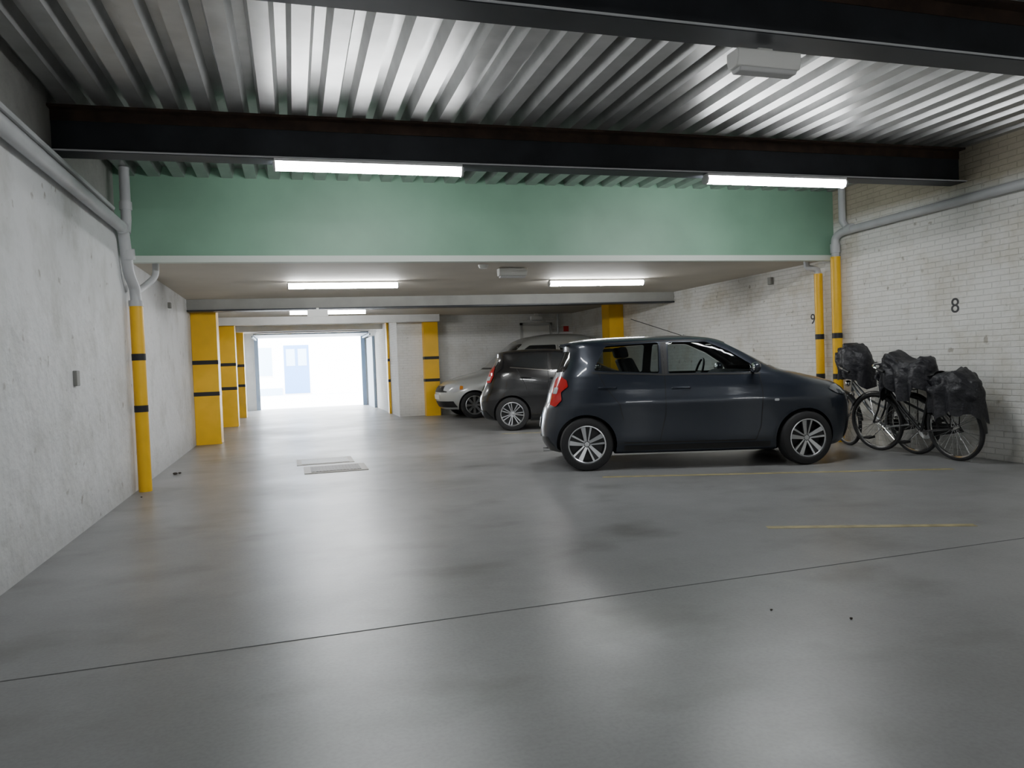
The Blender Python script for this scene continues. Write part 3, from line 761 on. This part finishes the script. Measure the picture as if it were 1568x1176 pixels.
# ------------------------------------------------------------ bicycles
def bike(name, loc, yaw, lean, frame_key, steer=0.0, extras=None):
    root = empty(name, loc, (lean, 0, yaw)); r = .35; wb = 1.08
    def whl(nm, cx, yawl=0):
        b = MB(); e = bpy.data.objects.new(nm, None); COL.objects.link(e); e.parent = root; e.location = (cx, 0, r); e.rotation_euler = (0, 0, yawl)
        b.lathe([(r-.036, -.016), (r-.018, -.021), (r-.005, -.014), (r, 0), (r-.005, .014), (r-.018, .021), (r-.036, .016)], (0, 0, 0), 'tyre', 56, closed=True)
        b.lathe([(r-.036, -.014), (r-.052, -.011), (r-.056, 0), (r-.052, .011), (r-.036, .014)], (0, 0, 0), 'chrome', 56, closed=True)
        for i in range(32):
            a = 2*math.pi*i/32; s = 1 if i % 2 else -1; a2 = a+(.5 if i % 4 < 2 else -.5)
            b.tube([(.02*math.cos(a2), s*.028, .02*math.sin(a2)), ((r-.05)*math.cos(a), 0, (r-.05)*math.sin(a))], .0016, 'chrome', 4, cap=False)
        b.tube([(0, -.045, 0), (0, .045, 0)], .018, 'chrome', 12)
        b.obj('wheel_mesh', parent=e)
        g = MB(); vs = []; fs = []; n = 22; rr = r+.018
        for i in range(n+1):
            t = math.radians(-5+190*i/n) if cx < .5 else math.radians(30+150*i/n)
            for k in range(5):
                w = (k-2)/2; q = rr-.008*w*w
                vs.append((q*math.cos(t), w*.027, q*math.sin(t)))
        for i in range(n):
            for k in range(4): fs.append((i*5+k, i*5+k+1, (i+1)*5+k+1, (i+1)*5+k))
        g.add(vs, fs, 'trim'); g.tube([(-.0, .04, 0), (-rr*.86, .02, rr*.45)], .003, 'chrome', 6); g.tube([(0, -.04, 0), (-rr*.86, -.02, rr*.45)], .003, 'chrome', 6)
        g.obj('mudguard', parent=e)
    whl('rear_wheel', 0); whl('front_wheel', wb, steer)
    b = MB(); k = frame_key
    BB = (.44, 0, .28); ST = (.28, 0, .72); HT = (.86, 0, .86); HB = (.90, 0, .70)
    b.tube([BB, ST, (.245, 0, .88)], .016, k, 12); b.tube([HT, HB], .02, k, 12)
    b.tube([(.88, 0, .78), (.66, 0, .50), (.46, 0, .30)], .019, k, 12); b.tube([(.87, 0, .83), (.62, 0, .60), (.36, 0, .50)], .014, k, 12)
    for s in (-1, 1):
        b.tube([BB, (0, s*.055, r)], .009, k, 8); b.tube([(.29, s*.01, .70), (0, s*.055, r)], .008, k, 8)
        b.tube([(.905, s*.01, .68), (.93, s*.045, .66), (.99, s*.05, .5), (wb, s*.05, r)], .011, k, 8)
        b.tube([(0, s*.06, r), (-.05, s*.06, .74), (.0, s*.06, .76), (.26, s*.05, .76)], .006, 'trim', 6)
        b.tube([(-.12, s*.06, .755), (.0, s*.06, .76)], .006, 'trim', 6)
        b.tube([(BB[0], s*.05, BB[2]), (BB[0]+s*.13, s*.07, BB[2]-s*.11)], .009, 'chrome', 8)
        b.box((BB[0]+s*.13-.045, min(s*.08, s*.17), BB[2]-s*.11-.012), (BB[0]+s*.13+.045, max(s*.08, s*.17), BB[2]-s*.11+.012), 'trim')
        b.tube(arc([(.83, 0, 1.04), (.86, s*.12, 1.06), (.82, s*.23, 1.05), (.66, s*.25, 1.0)], .06), .011, 'chrome', 8)
        b.tube([(.72, s*.247, 1.017), (.62, s*.252, .985)], .017, 'trim', 8)
    b.tube([(-.12, -.06, .755), (-.12, .06, .755)], .006, 'trim', 6)
    b.tube([HT, (.83, 0, 1.04)], .013, 'chrome', 8)
    b.lathe([(0, -.052), (.085, -.052), (.095, -.046), (.085, -.04), (0, -.04)], (BB[0], 0, BB[2]), 'chrome', 28)
    b.prism([(-.05, .30), (.0, .38), (.46, .37), (.53, .28), (.46, .20), (0, .29)], 'Y', -.065, -.055, 'trim')
    n = 14; vs = []; fs = []
    for i in range(n+1):
        t = i/n; x = .12+.28*t; w = .09*(1-t)**.8+.018
        if i == 0: w *= .75
        for j in range(9):
            a = math.pi*j/8; vs.append((x, w*math.cos(a), .905+.035*math.sin(a)+(.02*(1-t)**2)))
    for i in range(n):
        for j in range(8): fs.append((i*9+j, i*9+j+1, (i+1)*9+j+1, (i+1)*9+j))
        fs.append((i*9+8, i*9, (i+1)*9, (i+1)*9+8))
    b.add(vs, fs, 'trim')
    b.ell((.95, 0, .80), (.04, .04, .04), 'chrome')
    b.tube([(.02, -.05, .30), (-.02, -.16, .01)], .007, 'chrome', 6)
    b.obj('frame', parent=root)
    return root
def drape(name, parent, x0, x1, ztop, w, drop, seed, sag=.05, slope=0):
    """loose nylon cover hanging over a ridge, ragged hem and vertical folds"""
    n, m = 34, 32; vs = []; fs = []
    for i in range(n+1):
        t = i/n; x = x0+(x1-x0)*t; e = math.sin(math.pi*min(max(t, .0), 1))**.35
        e = max(e, .25)
        for j in range(m+1):
            a = math.pi*(j/m)*1.0; c, s = math.cos(a), math.sin(a)
            cy = math.copysign(abs(c)**.55, c)*w*e; lz = max(s, 0)**.5
            hem = 1-lz
            z = ztop-drop*hem+slope*(t-.5)-sag*math.sin(t*math.pi*3+seed)*.5-(1-e)*.12
            nn = noise.noise(Vector((x*9+seed, j*.35, seed)))
            n2 = noise.noise(Vector((x*22+seed, j*.8, seed*2)))
            fold = .035*math.sin(x*34+seed+4*nn)*hem
            hz = .10*noise.noise(Vector((x*6, seed, c*1.5)))*hem
            vs.append((x+.03*nn*(1+hem), cy*(1+.12*hem)+(fold+.03*nn+.010*n2)*(1 if c > 0 else -1), z+.04*nn+.012*n2+hz))
    for i in range(n):
        for j in range(m): fs.append((i*(m+1)+j, i*(m+1)+j+1, (i+1)*(m+1)+j+1, (i+1)*(m+1)+j))
    for i0 in (0, n):
        fs.append(tuple(i0*(m+1)+j for j in range(m+1)))
    b = MB(); b.add(vs, fs, 'cover'); o = b.obj(name, parent=parent, ang=60)
    return o
bk = bike('bicycle', (6.69, 6.11, 0), math.radians(90), math.radians(-6), 'bframe', .15)
drape('pannier_bag', bk, -.34, .24, .95, .18, .40, 1.0)
drape('saddle_rain_cover', bk, .18, .88, 1.12, .19, .38, 4.0, .10, .06)
bk2 = bike('bicycle', (6.77, 6.72, 0), math.radians(90), math.radians(-7), 'bframe2', -.2)
drape('basket_rain_cover', bk2, .56, 1.02, 1.28, .17, .40, 7.0, .04, .05)
drape('saddle_cover', bk2, .08, .42, .99, .12, .14, 9.0, .03)

# ------------------------------------------------------------ camera
f = 1130.0; cx, cy = 784.0, 588.0
dY = Vector(((448-cx)/f, -(569-cy)/f, -1)).normalized()
dX = Vector(((4584-cx)/f, -(416-cy)/f, -1)); dX = (dX-dY*dX.dot(dY)).normalized()
dZ = dX.cross(dY)
R = Matrix((dX, dY, dZ))
cam = bpy.data.cameras.new('camera'); co = bpy.data.objects.new('camera', cam); COL.objects.link(co)
cam.sensor_width = 36; cam.lens = f/1568*36; cam.clip_end = 300
co.matrix_world = Matrix.Translation((0, 0, 1.2)) @ R.to_4x4()
S.camera = co

# ------------------------------------------------------------ daylight
w = bpy.data.worlds.new('overcast'); S.world = w; w.use_nodes = True
bg = w.node_tree.nodes['Background']; bg.inputs[0].default_value = (.93, .97, 1, 1); bg.inputs[1].default_value = 36
